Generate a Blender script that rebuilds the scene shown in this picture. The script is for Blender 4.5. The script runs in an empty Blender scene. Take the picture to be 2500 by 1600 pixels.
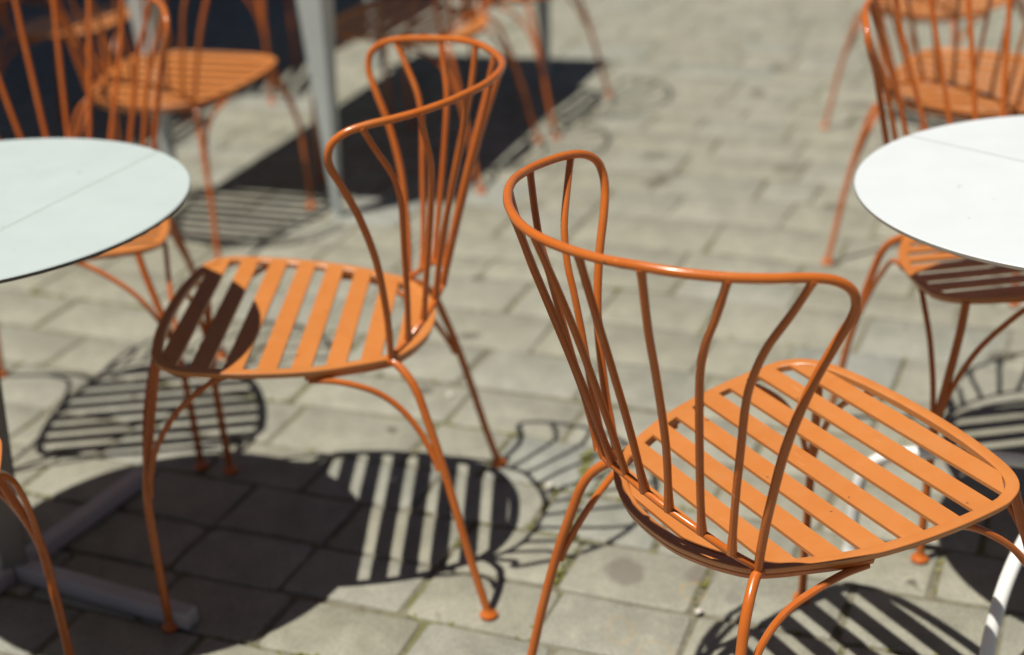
import bpy, bmesh, math, random
from mathutils import Vector, Matrix
random.seed(7)
S = bpy.context.scene
C = S.collection
R = math.radians

# ------------------------------------------------------------------ helpers
def catmull(P, n=8):
    P = [Vector(p) for p in P]
    Q = [2*P[0]-P[1]] + P + [2*P[-1]-P[-2]]
    out = []
    for i in range(1, len(Q)-2):
        p0, p1, p2, p3 = Q[i-1:i+3]
        for k in range(n):
            t = k/n
            out.append(.5*((2*p1)+(p2-p0)*t+(2*p0-5*p1+4*p2-p3)*t*t+(3*p1-p0-3*p2+p3)*t**3))
    out.append(P[-1].copy())
    return out

def tube(bm, pts, r, seg=12, cap=True):
    """round bar swept along pts (parallel transport); r a number or a list"""
    n = len(pts)
    rs = r if isinstance(r, (list, tuple)) else [r]*n
    rings = []
    t0 = (pts[1]-pts[0]).normalized()
    ref = Vector((0, 0, 1)) if abs(t0.z) < .9 else Vector((1, 0, 0))
    u = t0.cross(ref).normalized()
    for i, p in enumerate(pts):
        t = (pts[min(i+1, n-1)]-pts[max(i-1, 0)]).normalized()
        u = (u-t*u.dot(t)).normalized()
        v = t.cross(u)
        rings.append([bm.verts.new(p+(u*math.cos(2*math.pi*k/seg)+v*math.sin(2*math.pi*k/seg))*rs[i]) for k in range(seg)])
    for a, b in zip(rings, rings[1:]):
        for k in range(seg):
            bm.faces.new((a[k], a[(k+1) % seg], b[(k+1) % seg], b[k]))
    if cap:
        bm.faces.new(list(reversed(rings[0])))
        bm.faces.new(rings[-1])

def lathe(bm, prof, seg=32, o=(0, 0, 0)):
    """profile of (r, z) turned about the z axis through o; r == 0 closes to a point"""
    o = Vector(o)
    rows = []
    for r, z in prof:
        if r < 1e-6:
            rows.append([bm.verts.new(o+Vector((0, 0, z)))])
        else:
            rows.append([bm.verts.new(o+Vector((r*math.cos(2*math.pi*k/seg), r*math.sin(2*math.pi*k/seg), z))) for k in range(seg)])
    for a, b in zip(rows, rows[1:]):
        for k in range(seg):
            k2 = (k+1) % seg
            if len(a) == 1 and len(b) == 1:
                continue
            if len(a) == 1:
                bm.faces.new((a[0], b[k2], b[k]))
            elif len(b) == 1:
                bm.faces.new((a[k], a[k2], b[0]))
            else:
                bm.faces.new((a[k], a[k2], b[k2], b[k]))

def box(bm, x0, x1, y0, y1, z0, z1, bev=0.0, M=None):
    vs = [bm.verts.new((x, y, z)) for z in (z0, z1) for y in (y0, y1) for x in (x0, x1)]
    fs = [(0, 2, 3, 1), (4, 5, 7, 6), (0, 1, 5, 4), (2, 6, 7, 3), (0, 4, 6, 2), (1, 3, 7, 5)]
    faces = [bm.faces.new([vs[i] for i in f]) for f in fs]
    if bev:
        es = list({e for f in faces for e in f.edges})
        r = bmesh.ops.bevel(bm, geom=es, offset=bev, segments=2, profile=.5, affect='EDGES')
        vs = list({v for f in r['faces'] for v in f.verts} | {v for v in vs if v.is_valid})
    if M is not None:
        for v in vs:
            v.co = M @ v.co

def mesh(name, bm, mat, parent=None, smooth=True, angle=35):
    bmesh.ops.recalc_face_normals(bm, faces=bm.faces)
    me = bpy.data.meshes.new(name)
    bm.to_mesh(me)
    bm.free()
    for m in (mat if isinstance(mat, (list, tuple)) else [mat]):
        me.materials.append(m)
    if smooth:
        me.polygons.foreach_set('use_smooth', [True]*len(me.polygons))
        me.set_sharp_from_angle(angle=R(angle))
    o = bpy.data.objects.new(name, me)
    C.objects.link(o)
    if parent is not None:
        o.parent = parent
    return o

def thing(name, label, cat, loc=(0, 0, 0), rz=0.0, group=None):
    o = bpy.data.objects.new(name, None)
    o.empty_display_size = .1
    C.objects.link(o)
    o.location = loc
    o.rotation_euler = (0, 0, rz)
    o['label'] = label
    o['category'] = cat
    if group:
        o['group'] = group
    return o

def copy_tree(o, parent=None):
    c = o.copy()
    C.objects.link(c)
    c.parent = parent
    for ch in list(o.children):
        copy_tree(ch, c)
    return c

# ------------------------------------------------------------------ materials
def material(name):
    m = bpy.data.materials.new(name)
    m.use_nodes = True
    nt = m.node_tree
    b = nt.nodes['Principled BSDF']
    return m, nt, b

def N(nt, t, **k):
    n = nt.nodes.new(t)
    for a, v in k.items():
        if a in n.inputs.keys() if hasattr(n.inputs, 'keys') else False:
            n.inputs[a].default_value = v
        else:
            setattr(n, a, v)
    return n

def noise(nt, scale, detail=4, rough=.55, vec=None):
    n = nt.nodes.new('ShaderNodeTexNoise')
    n.inputs['Scale'].default_value = scale
    n.inputs['Detail'].default_value = detail
    n.inputs['Roughness'].default_value = rough
    if vec is not None:
        nt.links.new(vec, n.inputs['Vector'])
    return n.outputs['Fac']

def ramp(nt, fac, stops):
    n = nt.nodes.new('ShaderNodeValToRGB')
    e = n.color_ramp.elements
    while len(e) < len(stops):
        e.new(.5)
    for q, (p, c) in zip(e, stops):
        q.position = p
        q.color = (c, c, c, 1) if isinstance(c, (int, float)) else (*c, 1)
    nt.links.new(fac, n.inputs['Fac'])
    return n.outputs['Color']

def mix(nt, fac, a, b, mode='MIX'):
    n = nt.nodes.new('ShaderNodeMix')
    n.data_type = 'RGBA'
    n.blend_type = mode
    for s, v in ((n.inputs[0], fac), (n.inputs[6], a), (n.inputs[7], b)):
        if hasattr(v, 'is_output'):
            nt.links.new(v, s)
        elif isinstance(v, (int, float)):
            s.default_value = v
        else:
            s.default_value = (*v, 1)
    return n.outputs[2]

def bump(nt, b, h, strength=.2, dist=.01):
    n = nt.nodes.new('ShaderNodeBump')
    n.inputs['Strength'].default_value = strength
    n.inputs['Distance'].default_value = dist
    nt.links.new(h, n.inputs['Height'])
    nt.links.new(n.outputs['Normal'], b.inputs['Normal'])

def coords(nt, kind='Object'):
    return nt.nodes.new('ShaderNodeTexCoord').outputs[kind]

def paint(name, col, dark, rough=.36, spec=.5, wear=0):
    """powder-coated metal: faint tone drift, fine orange-peel bump, uneven gloss"""
    m, nt, b = material(name)
    v = coords(nt)
    f = noise(nt, 9, 3, .6, v)
    c = mix(nt, ramp(nt, f, [(.35, 0), (.75, 1)]), col, dark)
    if wear:
        oi = nt.nodes.new('ShaderNodeObjectInfo')                   # every bar has faded a little differently
        c = mix(nt, oi.outputs['Random'], mix(nt, 1.0, c, (.93, .90, .90), 'MULTIPLY'), mix(nt, 1.0, c, (1.05, 1.08, 1.1), 'MULTIPLY'))
        dust = ramp(nt, noise(nt, 22, 6, .7, v), [(.48, 0), (.75, wear)])
        c = mix(nt, dust, c, (.50, .245, .095))
        chip = ramp(nt, noise(nt, 75, 3, .55, v), [(.735, 0), (.75, .85)])
        c = mix(nt, chip, c, (.14, .055, .03))
        scr = nt.nodes.new('ShaderNodeMapping')
        scr.inputs['Scale'].default_value = (14, 160, 60)
        scr.inputs['Rotation'].default_value = (0, 0, .5)
        nt.links.new(v, scr.inputs['Vector'])
        c = mix(nt, ramp(nt, noise(nt, 1.6, 2, .5, scr.outputs['Vector']), [(.70, 0), (.76, wear*1.3)]), c, (.62, .36, .20))
    nt.links.new(c, b.inputs['Base Color'])
    nt.links.new(ramp(nt, noise(nt, 30, 4, .6, v), [(.3, rough-.07), (.8, rough+.14)]), b.inputs['Roughness'])
    b.inputs['Specular IOR Level'].default_value = spec
    bump(nt, b, noise(nt, 900, 2, .5, v), .06, .001)
    return m

ORANGE = paint('orange_paint', (.50, .122, .0155), (.445, .104, .0125), .22, .5, .22)
SEATPAINT = paint('worn_sheen_orange_paint', (.51, .172, .034), (.475, .156, .030), .40, .9, .22)  # worn paint, base made paler to stand in for sky sheen
WHITE = paint('white_paint', (.80, .80, .78), (.74, .74, .71), .4)
GREY = paint('grey_paint', (.46, .435, .415), (.40, .38, .36), .45)
SHADEDGREY = paint('shaded_grey_paint', (.20, .18, .165), (.16, .145, .13), .5)  # the post's grey, darkened in colour for the shade under the tabletop
PALEGREY = paint('pale_grey_paint', (.50, .545, .53), (.45, .49, .475), .4)

def top_mat(name, col, dirt):
    m, nt, b = material(name)
    v = coords(nt)
    f = noise(nt, 5, 5, .6, v)
    c = mix(nt, ramp(nt, f, [(.3, 0), (.8, 1)]), col, dirt)
    sp = ramp(nt, noise(nt, 60, 2, .5, v), [(.74, 0), (.80, 1)])
    c = mix(nt, sp, c, tuple(q*.72 for q in dirt))
    nt.links.new(c, b.inputs['Base Color'])
    nt.links.new(ramp(nt, noise(nt, 14, 4, .6, v), [(.3, .34), (.8, .5)]), b.inputs['Roughness'])
    return m
TOP_PALE = top_mat('pale_laminate', (.465, .532, .525), (.442, .507, .50))
TOP_WHITE = top_mat('white_laminate', (.605, .640, .655), (.590, .625, .640))
EDGE = paint('dark_laminate_edge', (.10, .095, .085), (.07, .066, .06), .5)
EDGEW = paint('pale_laminate_edge', (.25, .235, .205), (.20, .19, .165), .5)
CABLESHADOW = paint('cable_shadow_line', (.425, .455, .44), (.40, .43, .415), .5)  # overhead cable's shadow on the left top, painted as a darker line
SEAMW = paint('seam_line_white', (.46, .475, .475), (.43, .445, .445), .5)
FABRIC = paint('awning_fabric', (.05, .05, .055), (.04, .04, .045), .8)

# paving: stone colour varies per stone (attribute), with speckle, stains and wear
def stone_mat():
    m, nt, b = material('granite_sett')
    v = coords(nt)
    at = nt.nodes.new('ShaderNodeAttribute')
    at.attribute_name = 'tone'
    sep = nt.nodes.new('ShaderNodeSeparateColor')
    nt.links.new(at.outputs['Color'], sep.inputs[0])
    c = mix(nt, sep.outputs[0], (.318, .308, .246), (.352, .342, .278))
    c = mix(nt, sep.outputs[1], c, (.322, .330, .300))
    big = ramp(nt, noise(nt, 4.2, 6, .66, v), [(.34, 0), (.62, 1)])
    c = mix(nt, big, mix(nt, 1.0, c, (.84, .84, .82), 'MULTIPLY'), c)
    mid = ramp(nt, noise(nt, 17, 6, .68, v), [(.30, 0), (.75, 1)])
    c = mix(nt, mid, mix(nt, 1.0, c, (.74, .74, .73), 'MULTIPLY'), mix(nt, 1.0, c, (1.12, 1.11, 1.08), 'MULTIPLY'))
    fine = ramp(nt, noise(nt, 210, 3, .7, v), [(.28, 0), (.74, 1)])
    c = mix(nt, fine, mix(nt, 1.0, c, (.66, .66, .66), 'MULTIPLY'), mix(nt, 1.0, c, (1.2, 1.2, 1.2), 'MULTIPLY'))
    grit = ramp(nt, noise(nt, 520, 2, .6, v), [(.66, 0), (.70, .6)])
    c = mix(nt, grit, c, (.10, .09, .075))
    # sparse dark spots (gum, oil) and yellow-green lichen
    spot = ramp(nt, noise(nt, 8.5, 2, .45, v), [(.715, 0), (.745, 1)])
    c = mix(nt, spot, c, (.12, .105, .08))
    lic = ramp(nt, noise(nt, 11, 4, .6, v), [(.66, 0), (.78, .55)])
    c = mix(nt, lic, c, (.27, .25, .12))
    # a few round stains where the photograph shows them: (x, y, rx, ry, colour, strength)
    sx = nt.nodes.new('ShaderNodeSeparateXYZ')
    nt.links.new(v, sx.inputs[0])
    wob = noise(nt, 40, 3, .6, v)
    def math_(op, a, b_):
        n = nt.nodes.new('ShaderNodeMath')
        n.operation = op
        for s, q in zip(n.inputs, (a, b_)):
            if hasattr(q, 'is_output'):
                nt.links.new(q, s)
            else:
                s.default_value = q
        return n.outputs[0]
    for x, y, rx, ry, col, st, ring in STAINS:
        dx = math_('DIVIDE', math_('SUBTRACT', sx.outputs[0], x), rx)
        dy = math_('DIVIDE', math_('SUBTRACT', sx.outputs[1], y), ry)
        d = math_('SQRT', math_('ADD', math_('MULTIPLY', dx, dx), math_('MULTIPLY', dy, dy)), 0)
        d = math_('ADD', d, math_('MULTIPLY', math_('SUBTRACT', wob, .5), .9))
        f = ramp(nt, d, [(.0, 0), (.62, 0), (.8, st), (1, 0)] if ring else [(.0, st), (.72, st), (1, 0)])
        c = mix(nt, f, c, col)
    nt.links.new(c, b.inputs['Base Color'])
    b.inputs['Roughness'].default_value = .62
    b.inputs['Specular IOR Level'].default_value = .5
    h = mix(nt, .35, noise(nt, 45, 5, .65, v), noise(nt, 260, 3, .7, v))
    bump(nt, b, h, .55, .006)
    return m
SPOTS = [(1.049, 5.581, .040, .070, .7), (.919, 5.270, .035, .055, .75), (1.227, 5.031, .05, .045, .6), (.484, 4.623, .045, .04, .7), (.462, 4.367, .05, .035, .85), (.514, 4.434, .06, .025, .7),
         (.861, 4.420, .055, .035, .65), (.935, 4.071, .04, .035, .7), (-.103, 3.335, .035, .022, .85), (1.085, 3.054, .04, .035, .85), (-.208, 3.054, .03, .022, .75), (.081, 4.233, .05, .04, .5)]
STAINS = [(.175, 2.29, .040, .052, (.155, .135, .11), .8, False), (.305, 2.265, .032, .035, (.165, .14, .115), .7, False),
          (.285, 2.215, .024, .034, (.42, .27, .10), .45, True), (.15, 2.12, .026, .045, (.36, .24, .12), .35, True),
          (.20, 2.05, .034, .04, (.36, .24, .12), .25, True), (.35, 2.19, .016, .02, (.16, .14, .12), .6, False)]
for u_, v_, rx_, ry_, st_ in SPOTS:
    STAINS.append((u_, v_, rx_, ry_, (.10, .09, .065), st_, False))

def joint_mat():
    m, nt, b = material('mossy_joint')
    v = coords(nt)
    c = mix(nt, ramp(nt, noise(nt, 60, 4, .6, v), [(.3, 0), (.7, 1)]), (.15, .135, .095), (.27, .25, .185))
    f = ramp(nt, noise(nt, 3.2, 5, .65, v), [(.52, 0), (.66, 1)])
    g = mix(nt, noise(nt, 90, 3, .6, v), (.12, .128, .04), (.22, .21, .09))
    nt.links.new(mix(nt, f, c, g), b.inputs['Base Color'])
    b.inputs['Roughness'].default_value = .95
    b.inputs['Specular IOR Level'].default_value = .1
    bump(nt, b, noise(nt, 160, 4, .7, v), .8, .01)
    return m

def moss_mat():
    m, nt, b = material('moss')
    v = coords(nt)
    nt.links.new(mix(nt, noise(nt, 35, 3, .6, v), (.10, .125, .02), (.24, .215, .045)), b.inputs['Base Color'])
    b.inputs['Roughness'].default_value = .9
    b.inputs['Specular IOR Level'].default_value = .15
    return m
STONE = stone_mat()
JOINT = joint_mat()
MOSS = moss_mat()

# ------------------------------------------------------------------ the chair
T0, T1 = .0740, .0333
def seat_z(y):
    return .45+T0*y+T1*y*y
half = [(0, -.0615), (.05, -.0585), (.09, -.048), (.13, -.031), (.17, -.002), (.2035, .06), (.2265, .115), (.2415, .18), (.2495, .25),
        (.2500, .318), (.2445, .343), (.231, .3655), (.208, .3815), (.172, .3925), (.11, .4015), (.05, .4055), (0, .4065)]
def closed_outline(n=7):
    P = half + [(-x, y) for x, y in reversed(half[1:-1])]
    P = [Vector((x, y, 0)) for x, y in P]
    m = len(P)
    out = []
    for i in range(m):
        p0, p1, p2, p3 = P[i-1], P[i], P[(i+1) % m], P[(i+2) % m]
        for k in range(n):
            t = k/n
            out.append(.5*((2*p1)+(p2-p0)*t+(2*p0-5*p1+4*p2-p3)*t*t+(3*p1-p0-3*p2+p3)*t**3))
    return out
OUT = closed_outline()
def normals(pts, closed=True):
    r = []
    for i in range(len(pts)):
        t = (pts[(i+1) % len(pts)]-pts[i-1]).normalized()
        r.append(Vector((t.y, -t.x, 0)))
    return r
NRM = normals(OUT)
RINGW = .0185
INN = [p-n*RINGW for p, n in zip(OUT, NRM)]
def inner_x(y):
    best = 0
    for a, b in zip(INN, INN[1:]+INN[:1]):
        if (a.y-y)*(b.y-y) <= 0 and abs(a.y-b.y) > 1e-9:
            t = (y-a.y)/(b.y-a.y)
            best = max(best, a.x+(b.x-a.x)*t)
    return best

def sweep_ring(bm, idx, prof, closed):
    rings = []
    for i in idx:
        p, n = OUT[i % len(OUT)], NRM[i % len(OUT)]
        rings.append([bm.verts.new((p.x+n.x*a, p.y+n.y*a, seat_z(p.y)+z)) for a, z in prof])
    m = len(prof)
    pairs = list(zip(rings, rings[1:]))+([(rings[-1], rings[0])] if closed else [])
    for a, b in pairs:
        for k in range(m):
            bm.faces.new((a[k], a[(k+1) % m], b[(k+1) % m], b[k]))
    if not closed:
        bm.faces.new(rings[0])
        bm.faces.new(list(reversed(rings[-1])))

CHAIRS = 'orange slatted metal chairs on the terrace'
chair = thing('garden_chair', 'x', 'chair', group=CHAIRS)
def make_chair(root):
    bm = bmesh.new()
    w, h, e = RINGW, .0120, .0018
    sweep_ring(bm, range(len(OUT)), [(-.0004, -1.3*e), (-.0004, -.7*e), (-.7*e, -.15*e), (-1.7*e, 0), (-w+1.6*e, 0), (-w+.6*e, -.35*e), (-w, -e), (-w, -h+e), (-w+e, -h), (-.0052, -h), (-.0044, -h+.3*e)], True)
    for k in range(8):                                             # the flat slats, welded flush inside the ring
        yc = .355-k*.0538
        ya, yb = yc-.0158, yc+.0158
        n = 6
        xs_a, xs_b = inner_x(ya)+.007, inner_x(yb)+.007
        rows = []
        for i in range(n+1):
            t = -1+2*i/n
            rows.append([bm.verts.new((t*xs_a, ya, seat_z(ya)-.0004)), bm.verts.new((t*xs_b, yb, seat_z(yb)-.0004)),
                         bm.verts.new((t*xs_b, yb, seat_z(yb)-.0055)), bm.verts.new((t*xs_a, ya, seat_z(ya)-.0055))])
        for a, b in zip(rows, rows[1:]):
            for j in range(4):
                bm.faces.new((a[j], a[(j+1) % 4], b[(j+1) % 4], b[j]))
        bm.faces.new(rows[0]); bm.faces.new(list(reversed(rows[-1])))
    seat = mesh('seat', bm, SEATPAINT, root)
    # strap under the rear of the ring, square ended
    bm = bmesh.new()
    m = len(OUT)
    keep = [i for i in range(-m//2, m//2) if OUT[i % m].y < .134]
    sweep_ring(bm, keep, [(-.0040, -h-.0002), (-.0050, -h+.0006), (-.0140, -h+.0004), (-.0145, -h-.007), (-.0130, -h-.0080), (-.0078, -h-.0080), (-.0070, -h-.0070)], False)
    mesh('strap', bm, ORANGE, seat)
    # hoop: post, ear, long top rail, ear, post in one bent rod
    right = [(.169, -.001, .447), (.1820, -.0030, .50), (.1950, -.0035, .55), (.2170, .0015, .64), (.2375, .0180, .72), (.2555, .0385, .78), (.2680, .0490, .812),
             (.2745, .0490, .835), (.2748, .0400, .853), (.2705, .0190, .8665), (.2620, -.0120, .8735), (.2480, -.0480, .8765), (.2264, -.0862, .8795), (.1930, -.1260, .8830), (.1555, -.1545, .8850),
             (.1180, -.1750, .8845), (.0799, -.1893, .8845), (.0400, -.1995, .8850), (0, -.2033, .8852)]
    P = right+[(-x, y, z) for x, y, z in reversed(right[:-1])]
    bm = bmesh.new()
    tube(bm, catmull(P, 6), .0060, 14)
    for s in (1, -1):                                              # weld where post, rail and rear leg meet
        bmesh.ops.create_icosphere(bm, subdivisions=3, radius=.0092, matrix=Matrix.Translation((s*.168, .001, .4445)))
    mesh('backrest_hoop', bm, ORANGE, root)
    rail = [(.1690, 0, .4505), (.1545, -.0295, .474), (.1260, -.0548, .497), (.0795, -.0725, .5115), (.0395, -.0825, .5215), (0, -.0862, .5268)]
    P = rail+[(-x, y, z) for x, y, z in reversed(rail[:-1])]
    bm = bmesh.new()
    tube(bm, catmull(P, 8), .0052, 12)
    mesh('lower_rail', bm, ORANGE, root)
    spin = [[(.1545, -.0300, .474), (.1715, -.0365, .56), (.1870, -.0400, .64), (.2000, -.0435, .70), (.2135, -.0445, .740), (.2310, -.0375, .785), (.2515, -.0195, .83), (.2670, -.0030, .871)],
            [(.1262, -.0549, .497), (.1395, -.0655, .57), (.1550, -.0765, .64), (.1680, -.0850, .70), (.1795, -.0910, .75), (.1945, -.0940, .79), (.2115, -.0910, .83), (.2275, -.0868, .878)],
            [(.0795, -.0725, .5115), (.1060, -.0920, .62), (.1320, -.1200, .73), (.1465, -.1385, .80), (.1585, -.1535, .883)],
            [(.0395, -.0825, .5215), (.0515, -.1090, .62), (.0640, -.1420, .73), (.0725, -.1640, .80), (.0805, -.1885, .883)]]
    for p in spin:
        for s in (1, -1):
            bm = bmesh.new()
            q = catmull([(s*x, y, z) for x, y, z in p], 5)
            tube(bm, q, [.0072, .0060]+[.0051]*(len(q)-3)+[.0060], 10)
            mesh('spindle', bm, ORANGE, root)
    bm = bmesh.new()
    tube(bm, catmull([(0, -.0862, .5268), (0, -.113, .62), (0, -.147, .73), (0, -.171, .80), (0, -.2025, .884)], 5), .0051, 10)
    mesh('spindle', bm, ORANGE, root)
    def foot(x, y, leg):
        bm = bmesh.new()
        lathe(bm, [(0, 0), (.0135, 0), (.0158, .0025), (.0155, .006), (.0125, .0095), (.0085, .013), (.0072, .018)], 20, (x, y, 0))
        mesh('foot', bm, ORANGE, leg)
    for s in (1, -1):
        f = lambda P: [(s*x, y, z) for x, y, z in P]
        bm = bmesh.new()                                           # rear leg
        tube(bm, catmull(f([(.166, .004, .446), (.176, -.011, .4395), (.1905, -.0290, .423), (.2010, -.0430, .398), (.2095, -.0540, .362), (.2240, -.0735, .29), (.2405, -.0960, .19), (.2520, -.1170, .09), (.2620, -.1380, .004)]), 6), .0072, 12)
        leg = mesh('leg', bm, ORANGE, root)
        bm = bmesh.new()
        tube(bm, catmull(f([(.2200, .130, seat_z(.130)-.0222), (.2165, .095, .4345), (.2125, .055, .4225), (.2060, .018, .402), (.2060, -.015, .372), (.2120, -.042, .334), (.2215, -.062, .292), (.2270, -.070, .268)]), 6), .0052, 10)
        mesh('brace', bm, ORANGE, leg)
        foot(s*.262, -.138, leg)
        bm = bmesh.new()                                           # front leg
        tube(bm, catmull(f([(.2040, .3770, .4745), (.2150, .3870, .425), (.2370, .4010, .345), (.2580, .4120, .265), (.2640, .4125, .18), (.2670, .4110, .09), (.2685, .4086, .004)]), 6), .0072, 12)
        leg = mesh('leg', bm, ORANGE, root)
        for P in ([(.2380, .250, .4625), (.2410, .272, .4575), (.2460, .305, .438), (.2510, .348, .400), (.2560, .384, .345), (.2590, .4010, .292), (.2600, .4060, .255)],
                  [(.0700, .393, .4745), (.0950, .397, .4695), (.1400, .403, .443), (.1900, .407, .400), (.2270, .410, .345), (.2490, .411, .292), (.2580, .4110, .255)]):
            bm = bmesh.new()
            tube(bm, catmull(f(P), 6), .0050, 10)
            mesh('brace', bm, ORANGE, leg)
        foot(s*.2685, .4086, leg)
make_chair(chair)

POSES = [  # x, y, degrees, scale, label
    (.21300, 1.75229, -64.184, 1, 'orange metal chair nearest the camera, seen from behind beside the bright white table'),
    (-.19352, 2.44652, 87.201, 1, 'orange chair in mid picture facing left, front slats darkened by the pale table'),
    (-.938, 3.148, 183.2, .985, 'orange chair behind the pale round table, its back spindles rising above the tabletop'),
    (.920, 2.701, 185.3, 1, 'orange chair tucked under the far side of the white round table, facing the camera'),
    (1.096, 3.590, -40.5, .95, 'orange chair behind the white round table, seen through the spindles of another chair'),
    (-.961, 4.057, -21.8, .96, 'orange chair with a fully sunlit seat above and behind the pale round table'),
    (-.096, 4.656, 67.9, .977, 'orange chair at right side of the long grey table, nearer of the two there'),
    (.168, 5.155, 65.1, .977, 'orange chair at right side of the long grey table, farther of the two there'),
    (1.300, 4.715, -48.0, .87, 'orange chair cut by the top right edge, farthest one on that side'),
    (-1.545, 5.190, -106.0, .92, 'orange chair half in deep shade at the top left corner'),
    (-1.226, 5.799, -93.3, 1, 'orange chair in deep shade on the left side of long grey table, behind another chair'),
    (-.924, 1.570, 12.5, 1.05, 'orange chair cut by the lower left edge, only its front leg in view'),
]
for i, (x, y, a, sc, lab) in enumerate(POSES):
    o = chair if i == 0 else copy_tree(chair)
    o.location = (x, y, 0)
    o.rotation_euler = (0, 0, R(a))
    o.scale = (sc, sc, sc)
    o['label'] = lab

# ------------------------------------------------------------------ tables
def round_top(root, r, z, mat, edge, th=.008, seam_or_shadow=None, seam_or_shadow_mat=None):
    bm = bmesh.new()
    n = 128
    prof = [(0, z-th), (r-.0022, z-th), (r, z-th+.002), (r, z-.0018), (r-.0018, z), (0, z)]
    lathe(bm, prof, n)
    o = mesh('tabletop', bm, [mat, edge], root)
    for p in o.data.polygons:
        c = p.center
        rr = math.hypot(c.x, c.y)
        p.material_index = 1 if (rr > r-.004 and c.z < z-.0012) else 0
    if seam_or_shadow:
        (x0, y0), (x1, y1) = seam_or_shadow
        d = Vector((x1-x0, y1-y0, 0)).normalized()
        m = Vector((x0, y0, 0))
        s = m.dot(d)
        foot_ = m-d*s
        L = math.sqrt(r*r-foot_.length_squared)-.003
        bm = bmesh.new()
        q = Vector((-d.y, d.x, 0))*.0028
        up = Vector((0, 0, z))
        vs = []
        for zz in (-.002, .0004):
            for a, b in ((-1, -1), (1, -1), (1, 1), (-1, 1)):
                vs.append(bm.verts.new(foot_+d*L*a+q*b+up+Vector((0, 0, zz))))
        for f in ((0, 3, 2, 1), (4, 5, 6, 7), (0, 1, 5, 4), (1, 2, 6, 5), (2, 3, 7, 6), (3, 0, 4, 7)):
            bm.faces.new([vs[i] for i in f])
        mesh('seam_or_shadow', bm, seam_or_shadow_mat, o)  # seam on the white top, painted cable shadow on the pale one
    return o

# pale table on the left: square post on a cross of four flat bars
TL = (-.866, 2.328)
t = thing('round_table', 'pale grey-green round table at left on a grey post and cross foot', 'table', (*TL, 0))
round_top(t, .362, .737, TOP_PALE, EDGE, .008, [(-.769-TL[0], 2.205-TL[1]), (-.608-TL[0], 2.537-TL[1])], CABLESHADOW)
bx, by = -.930-TL[0], 2.392-TL[1]
bm = bmesh.new()
ca, sa = math.cos(R(20)), math.sin(R(20))
rows_ = []
for px, py, z in ((bx, by, .034), (0, 0, .7198)):                   # the post leans a little
    rows_.append([bm.verts.new((px+(a*ca-b*sa)*.0215, py+(a*sa+b*ca)*.0215, z)) for a, b in ((-1, -1), (1, -1), (1, 1), (-1, 1))])
for k in range(4):
    bm.faces.new((rows_[0][k], rows_[0][(k+1) % 4], rows_[1][(k+1) % 4], rows_[1][k]))
bm.faces.new(list(reversed(rows_[0]))); bm.faces.new(rows_[1])
bmesh.ops.bevel(bm, geom=[e for e in bm.edges if abs(e.verts[0].co.z-e.verts[1].co.z) > .1], offset=.003, segments=2, affect='EDGES')
mesh('post', bm, SHADEDGREY, t)
bm = bmesh.new()
box(bm, -.11, .11, -.11, .11, .7195, .7285, .002)
mesh('mounting_plate', bm, GREY, t)
for a, L in ((-28.8, .405), (61.8, .36), (151.2, .36), (241.8, .36)):
    bm = bmesh.new()
    M = Matrix.Translation((bx, by, 0)) @ Matrix.Rotation(R(a), 4, 'Z')
    box(bm, .012 if a in (-28.8, 151.2) else .0185, L, -.0155, .0155, .004, .0345 if a in (-28.8, 151.2) else .0340, .0012, M)
    mesh('foot_bar', bm, GREY, t)
    bm = bmesh.new()
    lathe(bm, [(0, 0), (.012, 0), (.012, .006), (0, .006)], 16, tuple(M @ Vector((L-.03, 0, 0))))
    mesh('glide', bm, EDGE, t)

# white table on the right: white tube feet arching up to a central column
TR = (.898, 2.156)
t = thing('round_table', 'bright white round table at right on arched white tube feet', 'table', (*TR, 0))
round_top(t, .366, .722, TOP_WHITE, EDGEW, .008, [(.683-TR[0], 2.442-TR[1]), (.818-TR[0], 2.28-TR[1])], SEAMW)
bm = bmesh.new()
lathe(bm, [(0, .205), (.024, .205), (.026, .21), (.026, .705), (.11, .708), (.11, .7135), (0, .7135)], 28)
mesh('column', bm, WHITE, t)
for a in (154.6, 231.5, 334.6, 51.5):
    c_, s_ = math.cos(R(a)), math.sin(R(a))
    prof = [(.356, .006), (.354, .06), (.350, .11), (.343, .150), (.327, .182), (.302, .203), (.262, .217), (.21, .227), (.12, .233), (.02, .236)]
    if a == 231.5:
        prof = [(.352, .006), (.346, .05), (.334, .095), (.315, .135), (.288, .168), (.255, .192), (.215, .209), (.165, .222), (.10, .231), (.02, .236)]
    bm = bmesh.new()
    tube(bm, catmull([(r*c_, r*s_, z) for r, z in prof], 7), .0115, 16)
    leg = mesh('leg', bm, WHITE, t)
    bm = bmesh.new()
    lathe(bm, [(0, 0), (.013, 0), (.0135, .006), (.0115, .012), (0, .012)], 18, (prof[0][0]*c_, prof[0][0]*s_, 0))
    mesh('glide', bm, WHITE, leg)

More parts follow.
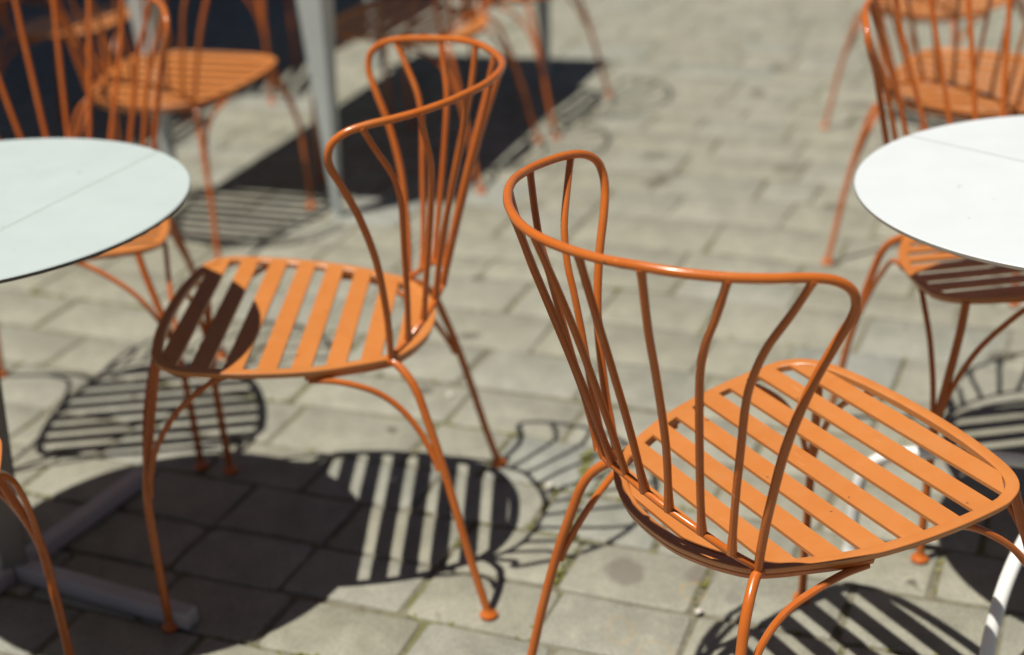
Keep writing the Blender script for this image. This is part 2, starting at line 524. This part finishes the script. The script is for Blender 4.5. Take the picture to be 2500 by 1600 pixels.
# grey rectangular table beyond: its top is above the frame, its shadow and legs are in view
A_, B_, C_, D_ = Vector((-.477, 5.968, 0)), Vector((.278, 5.683, 0)), Vector((-1.155, 4.464, 0)), Vector((-.411, 4.178, 0))
cen = (A_+B_+C_+D_)/4
vx = (B_-A_+D_-C_).normalized()
vy = Vector((-vx.y, vx.x, 0))
W2, L2 = ((B_-A_).length+(D_-C_).length)/4, ((A_-C_).length+(B_-D_).length)/4
t = thing('rectangular_table', 'long grey table behind the middle chair, standing on tapered grey legs', 'table', cen, math.atan2(vx.y, vx.x))
bm = bmesh.new()
box(bm, -W2, W2, -L2, L2, .712, .74, .003)
mesh('tabletop', bm, PALEGREY, t)
for sx in (1, -1):
    for sy in (1, -1):
        bm = bmesh.new()
        px, py = sx*(W2-(.02 if sx > 0 and sy > 0 else .088)), sy*(L2-.06)
        if sx > 0 and sy < 0:                                       # the leg in clear view stands a little further in
            q = Vector((-.488, 4.236, 0))-cen
            px, py = q.dot(vx), q.dot(vy)
        st = [(.0105, .004), (.0105, .02), (.042, .7115)]
        rows = []
        for r_, z in st:
            rows.append([bm.verts.new((px+a*r_, py+b*r_, z)) for a, b in ((-1, -1), (1, -1), (1, 1), (-1, 1))])
        for a, b in zip(rows, rows[1:]):
            for k in range(4):
                bm.faces.new((a[k], a[(k+1) % 4], b[(k+1) % 4], b[k]))
        bm.faces.new(list(reversed(rows[0]))); bm.faces.new(rows[-1])
        bmesh.ops.bevel(bm, geom=[e for e in bm.edges if abs(e.verts[0].co.z-e.verts[1].co.z) > .1], offset=.003, segments=2, affect='EDGES')
        leg = mesh('leg', bm, PALEGREY, t)
        bm = bmesh.new()
        lathe(bm, [(0, 0), (.010, 0), (.010, .005), (0, .005)], 14, (px, py, 0))
        mesh('glide', bm, EDGE, leg)

# awning over the left of the terrace; only its shade is in view
SUN = Vector((.28525, .18177, -1))
p0 = Vector((-1.225, 5.170, 0)); p1 = Vector((-.784, 6.023, 0))
d = (p1-p0).normalized()
nrm = Vector((-d.y, d.x, 0))                                        # towards the shaded side
z = 2.7
off = Vector((SUN.x, SUN.y, 0))*z
t = thing('awning', 'dark awning over the terrace beyond the upper left corner, casting the deep shade there', 'awning', p0-off, math.atan2(d.y, d.x))
bm = bmesh.new()
box(bm, -2.6, 6.5, .0, 4.2, z, z+.03, .004)
mesh('canopy', bm, FABRIC, t)
bm = bmesh.new()
box(bm, -2.6, 6.5, .002, .02, z-.22, z-.002, .002)
mesh('valance', bm, FABRIC, t)
for x in (-2.5, 6.4):
    bm = bmesh.new()
    box(bm, x-.03, x+.03, 4.1, 4.16, 0, z-.002, .004)
    mesh('post', bm, GREY, t)

# ------------------------------------------------------------------ paving
ang = R(-23.5)
ux, uy = math.cos(ang), math.sin(ang)
def world(u, v):
    return Vector((u*ux-v*uy, u*uy+v*ux, 0))
V0 = 1.930
bm = bmesh.new()
tone = bm.loops.layers.color.new('tone')
rng = random.Random(11)
JO = []                                                             # joint centre points for moss
def wave(u, v):                                                      # courses wander a little away from the foreground
    k = min(1, max(0, (v-2.45)/.8))
    return k*(.014*math.sin(u*2.1+v*.9)+.008*math.sin(u*5.3-v*1.7+1))
def stone(u0, u1, v0, v1):
    g = rng.uniform(.0032, .0062) if v0 < 2.9 else rng.uniform(.0012, .0040)
    j = lambda: rng.uniform(-.006, .006) if v0 > 2.45 else rng.uniform(-.0035, .0035)
    c = [(u0+g+j(), v0+g+j()), (u1-g+j(), v0+g+j()), (u1-g+j(), v1-g+j()), (u0+g+j(), v1-g+j())]
    zt = rng.uniform(-.0016, 0)
    tx, ty = rng.uniform(-.005, .005), rng.uniform(-.005, .005)
    mu, mv = (u0+u1)/2, (v0+v1)/2
    cut = rng.uniform(.006, .02)
    # outline with clipped, slightly irregular corners
    pts = []
    for i in range(4):
        p, a, b = Vector(c[i]), Vector(c[i-1]), Vector(c[(i+1) % 4])
        k = cut*rng.uniform(.4, 1.3)
        pa, pb = p+(a-p).normalized()*k, p+(b-p).normalized()*k
        pts += [pa, (pa+pb+p*1.6)/3.6, pb]
        e = p+(b-p)*rng.uniform(.4, .6)
        nn = Vector((-(b-p).y, (b-p).x)).normalized()
        pts.append(e+nn*rng.uniform(-.002, .003))
    cc = Vector((mu, mv))
    def ring(inset, z):
        r = []
        for q in pts:
            q2 = q+(cc-q).normalized()*inset
            w = world(q2.x, q2.y+wave(q2.x, q2.y))
            r.append(bm.verts.new((w.x, w.y, z+(0 if z < -.02 else tx*(q2.x-mu)+ty*(q2.y-mv)))))
        return r
    r0, r1, r2, r3 = ring(0, -.03), ring(0, zt-.0055), ring(.0016, zt-.0016), ring(.005, zt)
    fs = []
    for a, b in ((r0, r1), (r1, r2), (r2, r3)):
        for k in range(len(pts)):
            fs.append(bm.faces.new((a[k], a[(k+1) % len(pts)], b[(k+1) % len(pts)], b[k])))
    fs.append(bm.faces.new(r3))
    t_ = (rng.random(), max(0, rng.gauss(.25, .3)), rng.random(), 1)
    t_ = tuple(min(1, q) for q in t_)
    for f in fs:
        for l in f.loops:
            l[tone] = t_
known = {0: -1.081, 1: -.857, -1: -1.03, 2: -.97}
vmin, vmax, umin, umax = -.6, 13.5, -9.5, 5.0
edges = [1.775, 1.930, 2.0835, 2.248, 2.405]                        # row joints read off the photograph, then on at random
while edges[-1] < vmax:
    edges.append(edges[-1]+rng.choice((.14, .155, .165, .18, .20, .225))*rng.uniform(.96, 1.04))
while edges[0] > vmin:
    edges.insert(0, edges[0]-rng.uniform(.14, .185))
base_row = edges.index(1.930)
for k in range(len(edges)-1):
    v0, v1 = edges[k], edges[k+1]
    kk = k-base_row
    start = known.get(kk, rng.uniform(0, .24))
    us = [start]
    while us[-1] < umax:
        us.append(us[-1]+(.242*rng.uniform(.97, 1.03) if kk in known else rng.uniform(.16, .40)))
    left = [start]
    while left[-1] > umin:
        left.append(left[-1]-(.242*rng.uniform(.9, 1.1) if kk in known else rng.uniform(.16, .40)))
    us = sorted(set(us+left))
    for a, b in zip(us, us[1:]):
        w = world((a+b)/2, (v0+v1)/2)
        if -.3 < w.y < 12.0 and abs(w.x) < 1.6+.62*max(w.y, 0):    # where this camera or one a step aside could see single stones
            stone(a, b, v0, v1)
            JO.append((a, v0, a, v1)); JO.append((a, v0, b, v0))
o = mesh('paving', bm, STONE, None, True, 50)
o['kind'] = 'structure'
o['label'] = 'worn beige-grey stone setts laid in rows'

bm = bmesh.new()                                                    # bed of the setts, reaching the horizon
for q in ((-400, -400), (400, -400), (400, 400), (-400, 400)):
    bm.verts.new((*q, -.0060))
bm.faces.new(bm.verts[:])
o = mesh('ground', bm, JOINT, None, False)
o['kind'] = 'structure'
o['label'] = 'sandy mossy bed between the setts'

# moss and tiny weeds growing out of the joints
bm = bmesh.new()
def hash2(x, y):
    s = math.sin(x*3.1+1.3)*math.cos(y*2.7-.6)+math.sin(x*7.3+y*5.1)*.6+math.sin(x*1.7-y*9.3+2)*.5
    return s
def tuft(p, s):
    n = rng.randint(3, 6)
    for _ in range(n):
        a = rng.uniform(0, 2*math.pi)
        l = s*rng.uniform(.5, 1.2)
        w = s*rng.uniform(.25, .5)
        dr = Vector((math.cos(a), math.sin(a), 0))
        sd = Vector((-dr.y, dr.x, 0))
        h = s*rng.uniform(.1, .7)
        b = p+dr*rng.uniform(-.3, .3)*s
        v = [bm.verts.new(b-sd*w*.4), bm.verts.new(b+sd*w*.4), bm.verts.new(b+dr*l*.6+sd*w*.5+Vector((0, 0, h))), bm.verts.new(b+dr*l+Vector((0, 0, h*.7))), bm.verts.new(b+dr*l*.6-sd*w*.5+Vector((0, 0, h)))]
        bm.faces.new(v)
for (a, b, c, d_) in JO:
    w = world((a+c)/2, (b+d_)/2)
    if w.y > 7.5 or abs(w.x) > 2.6:
        continue
    L = math.hypot(c-a, d_-b)
    dens = max(0, hash2(w.x*1.9, w.y*1.9)-.05)
    for _ in range(int(L*70*dens)):
        t_ = rng.random()
        uu, vv = a+(c-a)*t_+rng.uniform(-.004, .004), b+(d_-b)*t_+rng.uniform(-.004, .004)
        p = world(uu, vv+wave(uu, vv))
        p.z = -.0060+rng.uniform(0, .0035)
        tuft(p, rng.uniform(.004, .011))
# the mossy cross joint under the nearest chair's back
for _ in range(260):
    t_ = rng.random()
    x = .047+(.142-.047)*t_+rng.gauss(0, .006)
    y = 2.256+(2.735-2.256)*t_
    tuft(Vector((x, y, -.0042+rng.uniform(0, .003))), rng.uniform(.005, .012))
o = mesh('moss', bm, MOSS, None, False)
o['kind'] = 'stuff'
o['label'] = 'yellow-green moss and small weeds in the paving joints'

PEB = paint('pale_pebble', (.55, .52, .46), (.42, .39, .33), .7)
pebble = None
for x, y, r_ in ((.286, 2.152, .007), (-.196, 2.058, .008), (-.183, 2.066, .006), (-.165, 2.045, .007), (-.10, 2.045, .006), (.02, 2.03, .007),
                 (-.255, 2.66, .008), (-.145, 3.02, .008), (.055, 2.60, .008), (.30, 2.58, .007), (.12, 2.02, .005), (.385, 2.085, .006)):
    if pebble is None:
        bm = bmesh.new()
        bmesh.ops.create_icosphere(bm, subdivisions=3, radius=1)
        for v in bm.verts:
            q = v.co
            v.co = q*(1+.13*math.sin(q.x*4+1)*math.cos(q.y*3.3)+.08*math.sin(q.z*6+q.x*3))
            v.co.z = v.co.z*.6
        pebble = o = mesh('pebble', bm, PEB, None)
    else:
        o = pebble.copy()
        C.objects.link(o)
    o.location = (x, y, r_*.45)
    o.scale = (r_*1.15, r_*.9, r_)
    o.rotation_euler = (0, 0, rng.uniform(0, 6))
    o['label'] = 'tiny pale pebble lying on the sunlit paving stones'
    o['category'] = 'pebble'
    o['group'] = 'pale pebbles scattered on the paving'

# ------------------------------------------------------------------ light, camera
w = bpy.data.worlds.new('World')
S.world = w
w.use_nodes = True
nt = w.node_tree
bg = nt.nodes['Background']
sky = nt.nodes.new('ShaderNodeTexSky')
sky.sky_type = 'NISHITA'
sky.sun_disc = False
sun_dir = (-SUN).normalized()
el = math.asin(sun_dir.z)
sky.sun_elevation = el
sky.sun_rotation = math.atan2(sun_dir.x, sun_dir.y)
sky.air_density = .36
sky.dust_density = .9
nt.links.new(sky.outputs[0], bg.inputs[0])
bg.inputs[1].default_value = .05
sun = bpy.data.lights.new('sun', 'SUN')
sun.energy = 5.0
sun.angle = R(.53)
sun.color = (1, .955, .86)
so = bpy.data.objects.new('sun', sun)
C.objects.link(so)
so.rotation_euler = SUN.to_track_quat('-Z', 'Y').to_euler()
so.location = (-3, -2, 8)

H_, PITCH, ROLL, F = 1.516237, .42302352, -.0598625, 3740.4519
cd = bpy.data.cameras.new('camera')
cam = bpy.data.objects.new('camera', cd)
C.objects.link(cam)
cp, sp, cr, sr = math.cos(PITCH), math.sin(PITCH), math.cos(ROLL), math.sin(ROLL)
r0, u0, f0 = Vector((1, 0, 0)), Vector((0, sp, cp)), Vector((0, cp, -sp))
Rt, Up = r0*cr+u0*sr, u0*cr-r0*sr
M = Matrix((Rt, Up, -f0)).transposed().to_4x4()
M.translation = (0, 0, H_)
cam.matrix_world = M
cd.sensor_width = 36
cd.lens = F/2500*36
cd.clip_start = .05
cd.clip_end = 1500
cd.dof.use_dof = True
cd.dof.focus_distance = 1.95
cd.dof.aperture_fstop = 2.1
S.camera = cam
S.view_settings.view_transform = 'Standard'
S.view_settings.look = 'None'
S.view_settings.exposure = .17
S.view_settings.gamma = 1
S.render.resolution_x, S.render.resolution_y = 1024, 655
